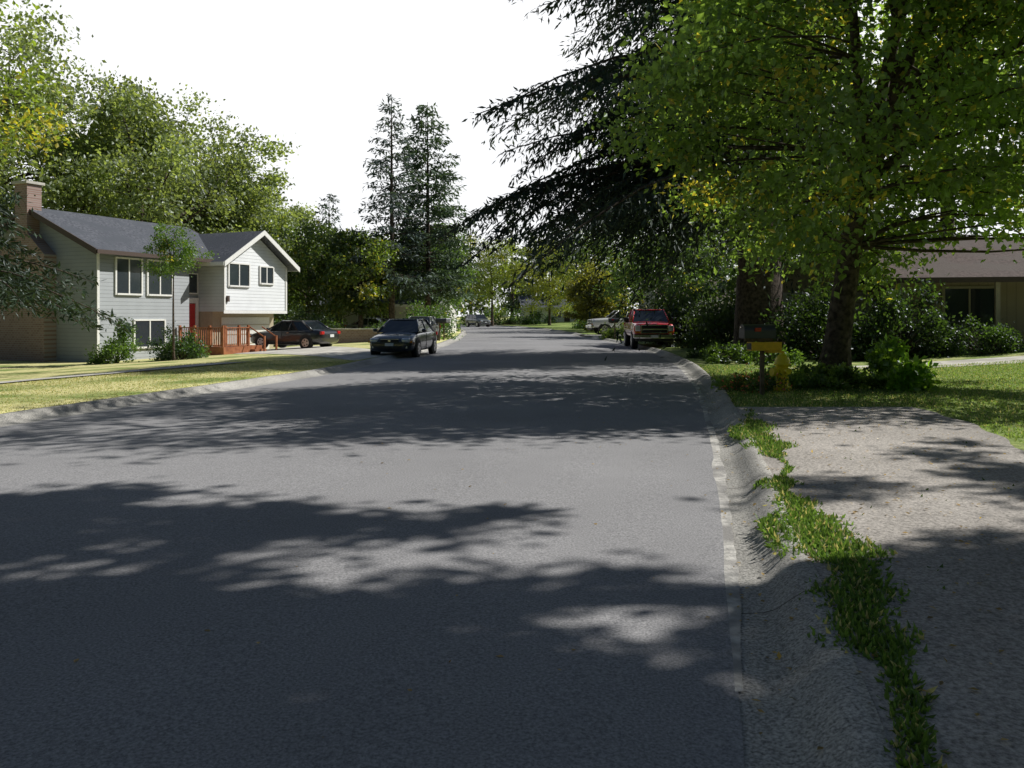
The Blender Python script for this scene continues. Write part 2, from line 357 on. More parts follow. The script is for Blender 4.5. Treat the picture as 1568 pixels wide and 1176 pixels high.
def conifer(name, loc, H, z0, reach, nb, col, seed, trunk_r=.3, spray=(.3, .1), tw_per_m=5, sp_step=.14, droop=.25, rise=.12, taper=1.0, az=None, gap=.0, tw=.30, azcut=None, hang=.3, rmax=1.12):
    r = np.random.default_rng(seed); q = QM()
    tube(q, np.array([[0, 0, -.3], [.05, 0, H * .3], [0, .05, H * .65], [0, 0, H]]), trunk_r * np.array([1.25, .85, .5, .06]), 10)
    PP = []; DD = []; CC = []
    for i in range(nb):
        f = (i + r.uniform()) / nb; z = z0 + (H * .985 - z0) * f
        a = r.uniform(*(az or (0, 2 * math.pi)))
        ln = reach * ((1 - f) ** taper) * r.uniform(.55, rmax) + .25
        if r.uniform() < gap: continue
        if azcut: 
            da = abs((a - azcut[0] + math.pi) % (2 * math.pi) - math.pi)
            if da < azcut[1]: ln *= azcut[2]
        rs = rise * (1 + 2.2 * f) + r.normal() * .05; dr = droop * r.uniform(.7, 1.3)
        out = np.array([math.cos(a), math.sin(a), 0]); lat = np.array([-out[1], out[0], 0])
        def bp(u):
            u = np.asarray(u)[..., None]
            return np.array([0, 0, z]) + out * ln * u + lat * ln * .08 * np.sin(u * 3) + np.array([0, 0, 1.]) * ln * (rs * u - dr * u * u)
        tube(q, bp(np.linspace(0, 1, 6)), (.008 * ln + .012) * np.linspace(1, .15, 6), 4)
        nt_ = max(6, int(ln * tw_per_m * 2))
        us = r.uniform(.06, 1, nt_) ** .8
        sd = r.choice([-1, 1], nt_)
        tl = (tw * ln * (1.08 - us) + .25) * r.uniform(.5, 1.15, nt_)
        cb = r.uniform(.65, 1.35)
        for u, s, t in zip(us, sd, tl):
            p0 = bp(u); dv = out * r.uniform(.35, .9) + lat * s * r.uniform(.5, 1) + np.array([0, 0, r.uniform(-.35, .05) - hang * .6 + .18]); dv /= np.linalg.norm(dv)
            m = max(2, int(t / sp_step)); k = np.linspace(.05, 1, m)[:, None]
            PP.append(p0 + dv * t * k + np.array([0, 0, -1]) * (k * t) ** 2 * .22 + r.normal(size=(m, 3)) * .05)
            DD.append(dv + r.normal(size=(m, 3)) * .6 + [0, 0, -hang])
            CC.append(np.array(col)[None] * (cb * r.uniform(.7, 1.3, m))[:, None])
    P = np.concatenate(PP); D = np.concatenate(DD); C = np.concatenate(CC)
    N = unit(r.normal(size=P.shape) * .6 + [0, 0, .8]); n = len(P)
    sz = r.uniform(.6, 1.3, n)
    add_leaves(q, P, D, N, spray[0] * sz, spray[1] * sz, C)
    return q.build(name, [M['needle'], M['bark']], loc)

def bush(name, x, y, rx, ry, h, n, ls, col, seed, yellow=0., sink=.1, ycol=(.3, .25, .05)):
    r = np.random.default_rng(seed); q = QM(); ncl = max(8, int(n / 160))
    d = unit(r.normal(size=(ncl, 3))); d[:, 2] = np.abs(d[:, 2])
    cl = d * (r.uniform(.25, 1, ncl) ** .5)[:, None] * np.array([rx, ry, h * .82]) * (1 + .15 * np.sin(4 * np.arctan2(d[:, 1], d[:, 0])))[:, None]
    ci = r.integers(0, ncl, n); cs = .3 * min(rx, ry, h)
    P = cl[ci] + r.normal(size=(n, 3)) * cs * .6; P[:, 2] = np.abs(P[:, 2])
    gx = P[:, 0] + x; gy = P[:, 1] + y
    C = np.array(col)[None] * (r.uniform(.55, 1.35, ncl)[ci] * r.uniform(.7, 1.3, n))[:, None]
    yl = r.uniform(size=n) < yellow; C[yl] = ycol
    D = r.normal(size=(n, 3)) + unit(P) * .7; N = unit(r.normal(size=(n, 3)) + [0, 0, .8])
    s = ls * r.uniform(.6, 1.3, n)
    z0 = float(gz(x, y)); P[:, 2] += gz(gx, gy) - z0 - .02
    add_leaves(q, P, D, N, s, s * .65, C)
    for k in range(0, ncl, 2): tube(q, bez(np.array([0, 0, -.1]), cl[k] * .5 + [0, 0, .1 * h], cl[k], 4), np.array([.03, .02, .015, .008]) * (.5 + h * .4), 4)
    return q.build(name, [M['leaf'], M['bark']], (x, y, z0))

def G(x, y): return (x, y, float(gz(x, y)))

# ------------------------------------------------------------------ trees
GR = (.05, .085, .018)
decid('maple_tree', G(7.4, 18.6), 7.3, (6.5, 5.3, 5.3), 310, 80000, .165, (.115, .175, .04), 11, .33, .04, (.38, .32, .05), .14, 16, lean=(1.5, -1.2), zmin=2.4, sig=.56, leafm='mapleleaf')
# shade trees standing right of the camera
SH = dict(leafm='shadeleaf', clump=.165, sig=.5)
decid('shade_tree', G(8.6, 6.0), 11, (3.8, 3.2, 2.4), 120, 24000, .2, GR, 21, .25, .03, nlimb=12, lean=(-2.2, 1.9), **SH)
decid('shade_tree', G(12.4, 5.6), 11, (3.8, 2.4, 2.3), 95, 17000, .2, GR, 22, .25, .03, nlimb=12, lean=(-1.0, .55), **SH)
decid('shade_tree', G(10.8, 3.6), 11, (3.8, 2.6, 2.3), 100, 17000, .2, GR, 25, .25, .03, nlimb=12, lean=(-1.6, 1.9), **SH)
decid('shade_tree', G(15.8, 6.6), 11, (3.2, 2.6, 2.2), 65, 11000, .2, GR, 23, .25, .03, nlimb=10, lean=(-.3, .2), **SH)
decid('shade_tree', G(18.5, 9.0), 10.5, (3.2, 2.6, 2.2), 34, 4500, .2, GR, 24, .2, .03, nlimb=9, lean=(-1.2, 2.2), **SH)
conifer('fir_tree', G(8.9, 29), 19, 5.8, 12.2, 250, (.032, .049, .029), 31, .75, (.30, .075), 5.0, .13, .42, .17, .5, azcut=(math.radians(-60), 1.45, .42), hang=.6, rmax=1.02, tw=.38)
conifer('fir_tree', G(20, 37), 19, 3, 5.5, 80, (.03, .05, .025), 32, .35, (.5, .16), 3.5, .26, .3, .15, .8)
decid('yellow_maple_tree', G(-12.0, 14.8), 5.8, (2.9, 2.6, 1.9), 70, 15000, .12, (.16, .22, .04), 33, .14, .08, (.42, .37, .06), .22, 8)
conifer('pine_tree', G(-19.2, 26), 8.5, 3.0, 6.2, 110, (.026, .046, .022), 34, .25, (.26, .07), 5, .12, .34, .08, .9, tw=.36)
decid('small_ornamental_tree', G(-14.1, 33.5), 4.5, (1.25, 1.25, 1.05), 34, 5000, .10, (.08, .14, .03), 35, .06, .02, clump=.24, nlimb=5)
PL = (.18, .22, .11)
for (x, y, top, r, s, c) in [(-31.5, 50, 21.3, 7.5, 42, PL), (-24.5, 53, 17.6, 5.8, 43, PL), (-21.5, 60, 14.6, 5, 44, PL), (-23, 76, 13.5, 5.5, 45, PL), (-27.5, 62, 19, 6, 46, PL), (-18, 88, 11.5, 5.5, 47, (.10, .14, .06))]:
    decid('broadleaf_tree', G(x, y), top * .55, (r, r, top * .45), 190, 34000, .30, c, s, .35, .005, clump=.17, nlimb=10, sig=.55)
for (x, y, top, r, s, c, yl) in [(-15.2, 60, 9.6, 4.4, 51, (.075, .11, .035), .02), (-10.6, 56, 8.2, 3.4, 52, (.085, .125, .03), .06), (-6.6, 66, 9.6, 3.8, 53, (.07, .12, .03), .01),
        (-9, 88, 11, 5, 54, (.075, .12, .03), .01), (-19.5, 66, 9, 4.5, 57, (.07, .11, .03), .01), (-3.0, 122, 13.5, 6, 55, (.15, .19, .04), .04), (5.5, 118, 12.5, 5.5, 56, (.2, .22, .045), .06)]:
    decid('street_tree', G(x, y), top * .56, (r, r, top * .42), 120, 15000, .26, c, s, .22, yl, clump=.18, nlimb=8, sig=.56)
for (x, y, top, r, s, c, yl) in [(7.6, 72, 5.4, 2.4, 61, (.18, .18, .04), .1), (11.5, 58, 9.5, 4.6, 62, (.06, .10, .028), .01), (13.5, 78, 15, 6.5, 63, (.06, .10, .028), .01), (10.0, 98, 13, 6, 64, (.08, .12, .03), .03),
        (15, 44, 10, 4.5, 65, (.045, .08, .022), .02), (9.0, 84, 6.5, 2.8, 67, (.16, .16, .04), .1)]:
    decid('roadside_tree', G(x, y), top * .56, (r, r, top * .44), 120, 14000, .26, c, s, .22, yl, clump=.18, nlimb=8, sig=.56)
conifer('spruce_tree', G(-8.4, 56), 17, 3.0, 3.8, 150, (.07, .10, .09), 71, .2, (.38, .11), 5, .2, .22, .14, .75, gap=.08, tw=.36)
conifer('spruce_tree', G(-6.2, 59), 17.2, 3.0, 3.9, 170, (.065, .105, .055), 72, .2, (.40, .13), 5.5, .2, .16, .14, .62, tw=.38)
conifer('spruce_tree', G(-16.4, 72), 13, 2, 3.0, 90, (.05, .08, .05), 73, .18, (.4, .14), 4.5, .22, .2, .14, .75, tw=.36)
for k, (x, y, h) in enumerate([(0, 140, 20), (3, 146, 17), (7, 138, 19), (-7, 136, 18), (14, 130, 21)]):
    conifer('fir_tree', G(x, y), h, 2, 4.6, 60, (.05, .08, .045), 80 + k, .3, (.7, .3), 3, .4, .2, .1, .7)
# unseen street trees behind and beside the camera, added to block sky light
for (x, y, cz, R_, s) in [(-12.5, 0, 9, 4.6, 91), (-15, -8, 10, 5, 92), (1, -9, 9.5, 5, 93), (8, -3, 10, 4.8, 94), (-6, -18, 10, 6, 95), (-21, 6, 10, 5.5, 96)]:
    decid('street_tree', G(x, y), cz, (R_, R_, R_ * .8), 80, 9000, .32, GR, s, .28, .02, clump=.25, nlimb=8, leafm='shadeleaf')
q = QM(); r = np.random.default_rng(99)
cl = []
for i in range(900):
    a = r.uniform(-math.pi, math.pi); dist = r.uniform(150, 190) if abs(a) < 1.2 else r.uniform(45, 65)  # nearer, out-of-view part of the ring added to block sky light
    hmax = 12 + 3 * math.sin(a * 9) + 2 * math.sin(a * 23)
    cl.append((math.sin(a) * dist, math.cos(a) * dist, r.uniform(.3, hmax)))
cl = np.array(cl); n = 70000; ci = r.integers(0, len(cl), n)
P = cl[ci] + r.normal(size=(n, 3)) * [2.2, 2.2, 1.3]; P[:, 2] = np.abs(P[:, 2])
C = np.array([.07, .10, .04])[None] * (r.uniform(.6, 1.4, len(cl))[ci] * r.uniform(.7, 1.3, n))[:, None]
add_leaves(q, P, r.normal(size=(n, 3)), unit(r.normal(size=(n, 3)) + [0, -.3, .5]), r.uniform(.8, 1.6, n), r.uniform(.6, 1.1, n), C)
q.build('distant_trees', [M['leaf'], M['bark']])

# ------------------------------------------------------------------ shrubs and ground cover
bush('ivy_bed', 6.4, 16.9, 2.1, 1.0, .42, 9000, .085, (.14, .21, .06), 101)
bush('flower_bed', 4.9, 15.9, .7, .55, .42, 1800, .06, (.08, .12, .035), 119, yellow=.14, ycol=(.5, .14, .14))
bush('laurel_shrub', 7.75, 16.0, .66, .6, 1.15, 1700, .16, (.16, .27, .05), 102)
bush('ivy_bed', 7.6, 26.5, 1.7, 3.6, .55, 8000, .11, (.07, .12, .03), 103)
bush('dark_shrub', 9.2, 34.5, 2.0, 2.4, 2.7, 6500, .15, (.035, .06, .018), 104)
bush('dark_shrub', 10.6, 27.5, 1.7, 1.6, 2.6, 5500, .14, (.035, .065, .018), 105)
bush('dark_shrub', 13.0, 27.0, 1.7, 1.3, 2.7, 5500, .14, (.035, .065, .018), 106)
bush('dark_shrub', 8.9, 41.5, 2.0, 2.4, 3.6, 6000, .18, (.04, .07, .02), 107)
bush('foundation_shrub', 15.4, 26.2, 1.2, .8, 1.4, 3000, .10, (.04, .075, .02), 108)
bush('foundation_shrub', 18.0, 25.4, 1.5, .8, 1.2, 3000, .10, (.04, .075, .02), 109)
bush('garden_shrub', -16.6, 33.7, .95, .8, 2.0, 3500, .11, (.10, .17, .045), 110)
bush('garden_shrub', -14.2, 34.4, 1.25, .9, 1.45, 4500, .10, (.04, .08, .022), 111)
bush('garden_shrub', -13.4, 51, 2.2, 1.5, 2.6, 5000, .15, (.04, .07, .02), 112)
bush('garden_shrub', -5.6, 50.5, 1.6, 1.4, 2.6, 5000, .14, (.065, .12, .03), 113)
bush('garden_shrub', -8.4, 50.5, 1.3, 1.2, 1.2, 3000, .12, (.06, .11, .03), 114)
bush('garden_shrub', 7.2, 52, 1.2, 1.6, 1.0, 3000, .12, (.09, .13, .035), 115)
bush('garden_shrub', -7.5, 75, 2.2, 3, 2.6, 4000, .2, (.06, .11, .03), 116)
bush('garden_shrub', 9.5, 90, 3, 3, 2.2, 4000, .22, (.06, .11, .03), 117)
bush('garden_shrub', -2, 128, 8, 3, 2.2, 6000, .3, (.06, .11, .03), 118)

def blades(name, n, ysamp, ssamp, side, h, w, col, dry, seed, dens=None, spread=.5):
    r = np.random.default_rng(seed); q = QM()
    y = r.uniform(*ysamp, n); s = r.uniform(*ssamp, n)
    if dens is not None:
        k = r.uniform(size=n) < dens(y, s); y = y[k]; s = s[k]; n = len(y)
    x = xr(y) + s if side > 0 else xl(y) - s
    P = np.stack([x, y, gz(x, y) + .0], 1)
    D = r.normal(size=(n, 3)) * spread + [0, 0, 1.0]
    C = np.array(col)[None] * r.uniform(.6, 1.4, n)[:, None]
    dm = r.uniform(size=n) < dry; C[dm] = np.array([.54, .48, .25]) * r.uniform(.7, 1.2, dm.sum())[:, None]
    hh = h * r.uniform(.5, 1.4, n)
    add_leaves(q, P, D, unit(r.normal(size=(n, 3)) * [1, 1, .2]), hh, w, C)
    return q.build(name, [M['grassblade'], M['bark']])
blades('lawn_grass', 36000, (8, 27), (.5, 6.6), -1, .022, .018, (.30, .34, .12), .5, 201)
blades('lawn_grass', 75000, (7, 23), (3.5, 13), 1, .04, .018, (.21, .30, .08), .15, 202, dens=lambda y, s: np.where((y > 13.2) | (s > 3.6), 1, 0))
blades('lawn_grass', 14000, (13.0, 24), (.5, 4), 1, .05, .02, (.16, .24, .06), .2, 203)
def wd(y, s):
    near = np.clip((6 - y) / 3, 0, 1)
    c = .60 + .07 * np.sin(y * 1.7) + .05 * np.sin(y * 4.1 + 1) + .06 * near
    wdt = .15 + .06 * near + .14 * np.clip(np.sin(y * 1.3 + .9) + .5 * np.sin(y * 3.7) + .4 * np.sin(y * 9.1), -.95, 1)
    return np.clip(1.3 - np.abs(s - c) / np.maximum(wdt, .01), 0, 1) ** 1.5 * np.where(y > 10.5, np.clip((12.8 - y) / 3, 0, 1) * .8, 1)
blades('weed_strip', 130000, (1.2, 12.8), (.25, 1.2), 1, .055, .022, (.13, .22, .05), .12, 204, dens=wd, spread=1.1)
blades('weed_strip', 2500, (3.2, 13.0), (.8, 3.4), 1, .04, .025, (.08, .14, .03), .1, 205, dens=lambda y, s: (np.sin(y * 2.3 + s * 3) * np.sin(s * 4.7 - y) > .72) * 1.0, spread=1.5)
# fallen leaves
r = np.random.default_rng(300); q = QM(); n = 2200
y = r.uniform(1.5, 18, n); s = np.where(r.uniform(size=n) < .8, r.uniform(.0, 3.4, n), r.uniform(-4, 0, n)); x = xr(y) + s
z = np.where(s < KW, np.interp(s, [-.01, .17, .24, .32, .38, .43], [.010, .014, .03, .09, .12, .135]) + .006, gz(x, y) + .03)
z = np.where(s < 0, .016 + .015 * np.minimum(-s, 4), z)
keep = (s > 0) | (r.uniform(size=n) < .25); x, y, z, s = x[keep], y[keep], z[keep], s[keep]; n = len(x)
C = np.array([.28, .19, .08])[None] * r.uniform(.4, 1.5, n)[:, None]
ss = r.uniform(.015, .045, n)
add_leaves(q, np.stack([x, y, z], 1), r.normal(size=(n, 3)) * [1, 1, .1], unit(r.normal(size=(n, 3)) * .2 + [0, 0, 1]), ss, ss * .6, C)
q.build('fallen_leaves', [M['leaf'], M['bark']])

# ------------------------------------------------------------------ part helpers
def empty(name, loc, rz=0):
    e = bpy.data.objects.new(name, None); COL.objects.link(e); e.location = loc; e.rotation_euler = (0, 0, rz); e.empty_display_size = .3
    return e
def box(name, x0, x1, y0, y1, z0, z1, mat, parent, bevel=0):
    v = [(x, y, z) for z in (z0, z1) for (x, y) in ((x0, y0), (x1, y0), (x1, y1), (x0, y1))]
    f = [(3, 2, 1, 0), (4, 5, 6, 7), (0, 1, 5, 4), (1, 2, 6, 5), (2, 3, 7, 6), (3, 0, 4, 7)]
    o = obj_from(name, v, f, mat, parent)
    if bevel:
        b = o.modifiers.new('b', 'BEVEL'); b.width = bevel; b.segments = 2
    return o
def cyl(name, p0, p1, r0, mat, parent, r1=None, n=20, smooth=True):
    p0 = Vector(p0); p1 = Vector(p1); d = (p1 - p0).normalized(); a = d.orthogonal().normalized(); b = d.cross(a); r1 = r0 if r1 is None else r1
    v = []
    for p, rr in ((p0, r0), (p1, r1)):
        for i in range(n):
            t = 2 * math.pi * i / n; v.append(p + (a * math.cos(t) + b * math.sin(t)) * rr)
    f = [(i, (i + 1) % n, n + (i + 1) % n, n + i) for i in range(n)] + [tuple(range(n))[::-1], tuple(range(n, 2 * n))]
    o = obj_from(name, v, f, mat, parent)
    if smooth:
        for p in o.data.polygons: p.use_smooth = len(p.vertices) == 4
    return o
def fixn(o):
    bm = bmesh.new(); bm.from_mesh(o.data); bmesh.ops.recalc_face_normals(bm, faces=bm.faces); bm.to_mesh(o.data); bm.free(); return o
def prism(name, poly, axis, a0, a1, mat, parent):
    n = len(poly); v = []
    for a in (a0, a1):
        for (u, z) in poly: v.append((a, u, z) if axis == 'x' else (u, a, z))
    f = [(i, (i + 1) % n, n + (i + 1) % n, n + i) for i in range(n)] + [tuple(range(n))[::-1], tuple(range(n, 2 * n))]
    return fixn(obj_from(name, v, f, mat, parent))
def gable_roof(prefix, axis, a0, a1, u0, u1, ur, ze, zr, mat, parent, th=.16, fascia=None):
    for i, (ue) in enumerate((u0, u1)):
        prism(f'{prefix}_{i}', [(ue, ze), (ur, zr), (ur, zr + th), (ue, ze + th)], axis, a0, a1, mat, parent)
        if fascia:
            for aa in ((a0 - .04, a0 - .002), (a1 + .002, a1 + .04)):
                prism(f'{prefix}_fascia', [(ue, ze - .08), (ur, zr - .08), (ur, zr + th + .02), (ue, ze + th + .02)], axis, aa[0], aa[1], fascia, parent)
            s = -1 if ue < ur else 1
            lo, hi = sorted((ue + s * .003, ue + s * .05))
            if axis == 'y': box(prefix + '_gutter', lo, hi, a0, a1, ze - .02, ze + th, fascia, parent)
            else: box(prefix + '_gutter', a0, a1, lo, hi, ze - .02, ze + th, fascia, parent)
def window(prefix, axis, pos, out, u0, u1, z0, z1, parent, frame=None, mull=1, fw=.08):
    frame = frame or M['white']
    def bx(nm, ua, ub, za, zb, d0, d1, mat):
        lo, hi = sorted((pos + out * d0, pos + out * d1))
        if axis == 'x': return box(nm, lo, hi, ua, ub, za, zb, mat, parent)
        return box(nm, ua, ub, lo, hi, za, zb, mat, parent)
    bx(prefix + '_glass', u0, u1, z0, z1, .002, .03, M['glass'])
    bx(prefix + '_frame', u0 - fw, u0, z0 - fw, z1 + fw, .002, .07, frame); bx(prefix + '_frame', u1, u1 + fw, z0 - fw, z1 + fw, .002, .07, frame)
    bx(prefix + '_frame', u0, u1, z1, z1 + fw, .002, .068, frame); bx(prefix + '_sill', u0, u1, z0 - fw, z0, .002, .1, frame)
    for k in range(mull):
        c = u0 + (u1 - u0) * (k + 1) / (mull + 1); bx(prefix + '_mullion', c - .03, c + .03, z0, z1, .031, .06, frame)

# ------------------------------------------------------------------ left split-level house
H = empty('split_level_house', (-18.1, 35, 0), math.radians(-23))
S, SW, W = M['siding'], M['sidingw'], M['white']
prism('main_walls', [(-8, -.9), (0, -.9), (0, 4.5), (-4, 6.32), (-8, 4.5)], 'y', 0, 5.3, S, H)
box('entry_walls', -8, -.7, 5.302, 6.6, -.9, 4.5, S, H)
gable_roof('main_roof', 'y', -.45, 9.2, -8.55, .55, -4, 4.28, 6.37, M['roof'], H, fascia=M['brown'])
prism('wing_upper_walls', [(6.6, 1.8), (11.5, 1.8), (11.5, 4.3), (9.05, 5.85), (6.6, 4.3)], 'x', -8, 1.0, SW, H)
box('wing_lower_walls', -8, .25, 6.62, 11.3, -.9, 1.798, M['tan'], H)
gable_roof('wing_roof', 'x', -8.3, 1.5, 6.1, 12.0, 9.05, 4.12, 5.95, M['roof'], H, fascia=W)
box('overhang_trim', 1.003, 1.03, 6.58, 11.52, 1.70, 1.86, W, H)
box('garage_door', .253, .30, 7.2, 10.9, -.5, 1.5, M['offwhite'], H)
for k in range(4): box('garage_door_rail', .302, .315, 7.25, 10.85, -.42 + k * .5, -.38 + k * .5, M['tan'], H)
box('corner_board', .002, .04, .0, .12, -.9, 4.4, W, H); box('corner_board', 1.003, 1.04, 6.6, 6.72, 1.87, 4.25, W, H); box('corner_board', 1.003, 1.04, 11.38, 11.5, 1.87, 4.25, W, H)
window('window', 'x', 0, 1, 1.0, 2.35, 2.6, 4.15, H); window('window', 'x', 0, 1, 2.75, 4.15, 2.6, 4.15, H)
window('lower_window', 'x', 0, 1, 2.0, 3.7, .15, 1.35, H)
window('wing_window', 'x', 1.0, 1, 6.95, 8.4, 3.15, 4.25, H); window('wing_window', 'x', 1.0, 1, 9.3, 10.3, 3.35, 4.2, H)
box('door', -.698, -.64, 5.65, 6.35, .1, 2.2, M['reddoor'], H, .01)
for a, b in ((5.45, 5.63), (6.37, 6.55)): box('door_surround', -.698, -.6, a, b, .1, 2.5, W, H)
box('door_surround', -.698, -.6, 5.632, 6.368, 2.22, 2.5, W, H)
window('transom', 'x', -.7, 1, 5.5, 6.5, 2.75, 3.7, H, mull=0, fw=.06)
box('porch_lamp', 1.0, 1.12, 6.75, 6.9, 2.3, 2.6, M['brown'], H)
box('chimney_base', -6.0, -2.5, -.6, -.002, -.9, 4.3, M['brick'], H)
prism('chimney_shoulder', [(-6.0, 4.302), (-2.5, 4.302), (-3.5, 5.2), (-4.4, 5.2)], 'y', -.6, -.003, M['brick'], H)
box('chimney_stack', -4.4, -3.6, -.6, .1, 5.202, 7.5, M['brick'], H); box('chimney_cap', -4.5, -3.5, -.7, .2, 7.502, 7.62, M['concrete'], H)
# deck
D = empty('wooden_deck', (-18.1, 35, 0), math.radians(-23))
dk = M['deck']; x0, x1, y0, y1 = .05, 2.9, 4.5, 7.2; fz = .10
for k in range(19): box(f'board_{k}', x0 + k * .15, x0 + k * .15 + .14, y0, y1, fz - .04, fz, dk, D)
box('skirt', x0, x1, y0 - .03, y0 - .002, -.6, fz - .002, dk, D); box('skirt', x1 + .002, x1 + .03, y0, y1, -.6, fz - .002, dk, D)
def railrun(ax, c, a, b):
    n = int((b - a) / .13)
    for k in range(n + 1):
        u = a + (b - a) * k / n
        if k % 7 == 0 or k == n: 
            (box('post', c - .05, c + .05, u - .05, u + .05, -.6, 1.12, dk, D) if ax == 'y' else box('post', u - .05, u + .05, c - .05, c + .05, -.6, 1.12, dk, D))
        else:
            (box('baluster', c - .018, c + .018, u - .018, u + .018, fz + .08, .98, dk, D) if ax == 'y' else box('baluster', u - .018, u + .018, c - .018, c + .018, fz + .08, .98, dk, D))
    for (za, zb, w) in ((.985, 1.03, .07), (fz + .04, fz + .078, .03)):
        if ax == 'y': box('rail', c - w, c + w, a, b, za, zb, dk, D)
        else: box('rail', a, b, c - w + .001, c + w, za + .001, zb + .001, dk, D)
railrun('x', y0 + .06, x0 + .1, x1 - .06); railrun('y', x1 - .06, y0 + .2, y1 - .9)
for k in range(3): box(f'stair_{k}', x1 + .04 + k * .28, x1 + .32 + k * .28, y1 - .85, y1, -.6, fz - .17 * (k + 1), dk, D)
for yy in (y1 - .88, y1):
    prism('stair_rail', [(x1, 1.0), (x1 + .9, .5), (x1 + .9, .56), (x1, 1.06)], 'y', yy, yy + .04, dk, D); box('stair_post', x1 + .86, x1 + .94, yy - .02, yy + .06, -.6, .6, dk, D)

# ------------------------------------------------------------------ right ranch house
z0 = .5
R = empty('ranch_house', (14.2, 29.0, 0), math.radians(-12))
box('walls', 0, 16, 0, 8, z0 - .7, 3.05, M['sidingtan'], R)
gable_roof('roof', 'x', -.8, 17, -1.2, 8.8, 3.8, 2.75, 4.55, M['roofb'], R, fascia=M['brown'])
prism('gable_wall', [(0.05, 3.052), (7.9, 3.052), (3.8, 4.5)], 'x', 0, 15.9, M['tan'], R)
for a, b in ((1.3, 2.9), (4.2, 5.2), (7.4, 9.6)): window('window', 'y', 0, -1, a, b, z0 + .6, 2.55, R, M['tan'], 1, .1)
for k in range(5): box('porch_post', -.4 + k * 3.0, -.26 + k * 3.0, -1.05, -.91, z0 - .6, 2.8, M['tan'], R)
box('door', 6.0, 6.9, -.05, -.002, z0, 2.5, M['brown'], R)
R2 = empty('garage_building', (10.8, 35.5, 0), math.radians(-12))
box('walls', 0, 6.5, 0, 6, -.4, 3.0, M['tan'], R2); gable_roof('roof', 'y', -.6, 6.4, -.5, 7.0, 3.25, 2.85, 4.4, M['roofb'], R2, fascia=M['tan'])
prism('gable_wall', [(0.05, 3.002), (6.45, 3.002), (3.25, 4.3)], 'y', .02, 5.9, M['tan'], R2)
box('garage_door', 1.0, 5.5, -.06, -.002, .4, 2.6, M['offwhite'], R2)
for k in range(4): box('garage_door_rail', 1.05, 5.45, -.08, -.062, .5 + k * .55, .53 + k * .55, M['tan'], R2)

def simple_house(name, x, y, rz, w, d, h, rh, wall, roof):
    e = empty(name, G(x, y), rz)
    box('walls', 0, w, 0, d, -.3, h, wall, e); gable_roof('roof', 'x', -.5, w + .5, -.6, d + .6, d / 2, h - .2, h + rh, roof, e, fascia=W)
    prism('gable_wall', [(.05, h + .002), (d - .05, h + .002), (d / 2, h + rh - .15)], 'x', .02, w - .02, wall, e)
    for k in range(3):
        window('window', 'y', 0, -1, .9 + k * w / 3, 2.2 + k * w / 3, 1, 2.1, e)
    box('door', w * .56, w * .56 + .95, -.06, -.002, 0, 2.1, M['brown'], e)
simple_house('white_house', -16, 66, math.radians(-10), 10, 7, 2.9, 1.7, M['offwhite'], M['roof'])
simple_house('tan_house', 12.5, 66, math.radians(8), 12, 7, 2.8, 1.6, M['offwhite'], M['roofb'])
simple_house('far_house', 2, 133, math.radians(5), 12, 7, 2.8, 1.7, M['offwhite'], M['roof'])
Wl = empty('brick_garden_wall', G(-9.2, 47.5), math.radians(-12)); box('wall', -2.2, 2.2, -.15, .15, -.3, .75, M['brick'], Wl); box('coping', -2.25, 2.25, -.2, .2, .752, .82, M['concrete'], Wl)

# ------------------------------------------------------------------ vehicles
def loft(name, st, mat, parent, sub=2):
    rings = []
    for (x, hw, zb, zt, cr) in st:
        h = zt - zb
        half = [(0, zb), (hw * .8, zb), (hw * .97, zb + .12 * h), (hw, zb + .45 * h), (hw * .985, zb + .72 * h), (hw * .93, zt - .05 * h), (hw * .75, zt + cr * .4), (0, zt + cr)]
        ring = [(x, -a, b) for a, b in half] + [(x, a, b) for a, b in half[-2:0:-1]]
        rings.append(ring)
    n = len(rings[0]); v = [p for r_ in rings for p in r_]
    f = [(i * n + j, i * n + (j + 1) % n, (i + 1) * n + (j + 1) % n, (i + 1) * n + j) for i in range(len(rings) - 1) for j in range(n)]
    f += [tuple(range(n))[::-1], tuple(range((len(rings) - 1) * n, len(rings) * n))]
    o = obj_from(name, v, f, mat, parent, True)
    m = o.modifiers.new('s', 'SUBSURF'); m.levels = m.render_levels = sub
    return fixn(o)
def wheel(parent, x, y, r_, w=.21):
    s = 1 if y > 0 else -1
    cyl('wheel_arch', (x, y - s * .16, r_ + .03), (x, y + s * .004, r_ + .03), r_ + .07, M['blackplastic'], parent, n=28)
    cyl('tyre', (x, y - s * w, r_), (x, y + s * .02, r_), r_, M['rubber'], parent, n=28)
    cyl('rim', (x, y + s * .0, r_), (x, y + s * .028, r_), r_ * .66, M['rim'], parent, n=24)
    for k in range(5):
        a = k * 2 * math.pi / 5
        cyl('rim_gap', (x + math.cos(a) * r_ * .42, y + s * .0, r_ + math.sin(a) * r_ * .42), (x + math.cos(a) * r_ * .42, y + s * .031, r_ + math.sin(a) * r_ * .42), r_ * .13, M['blackplastic'], parent, n=8)
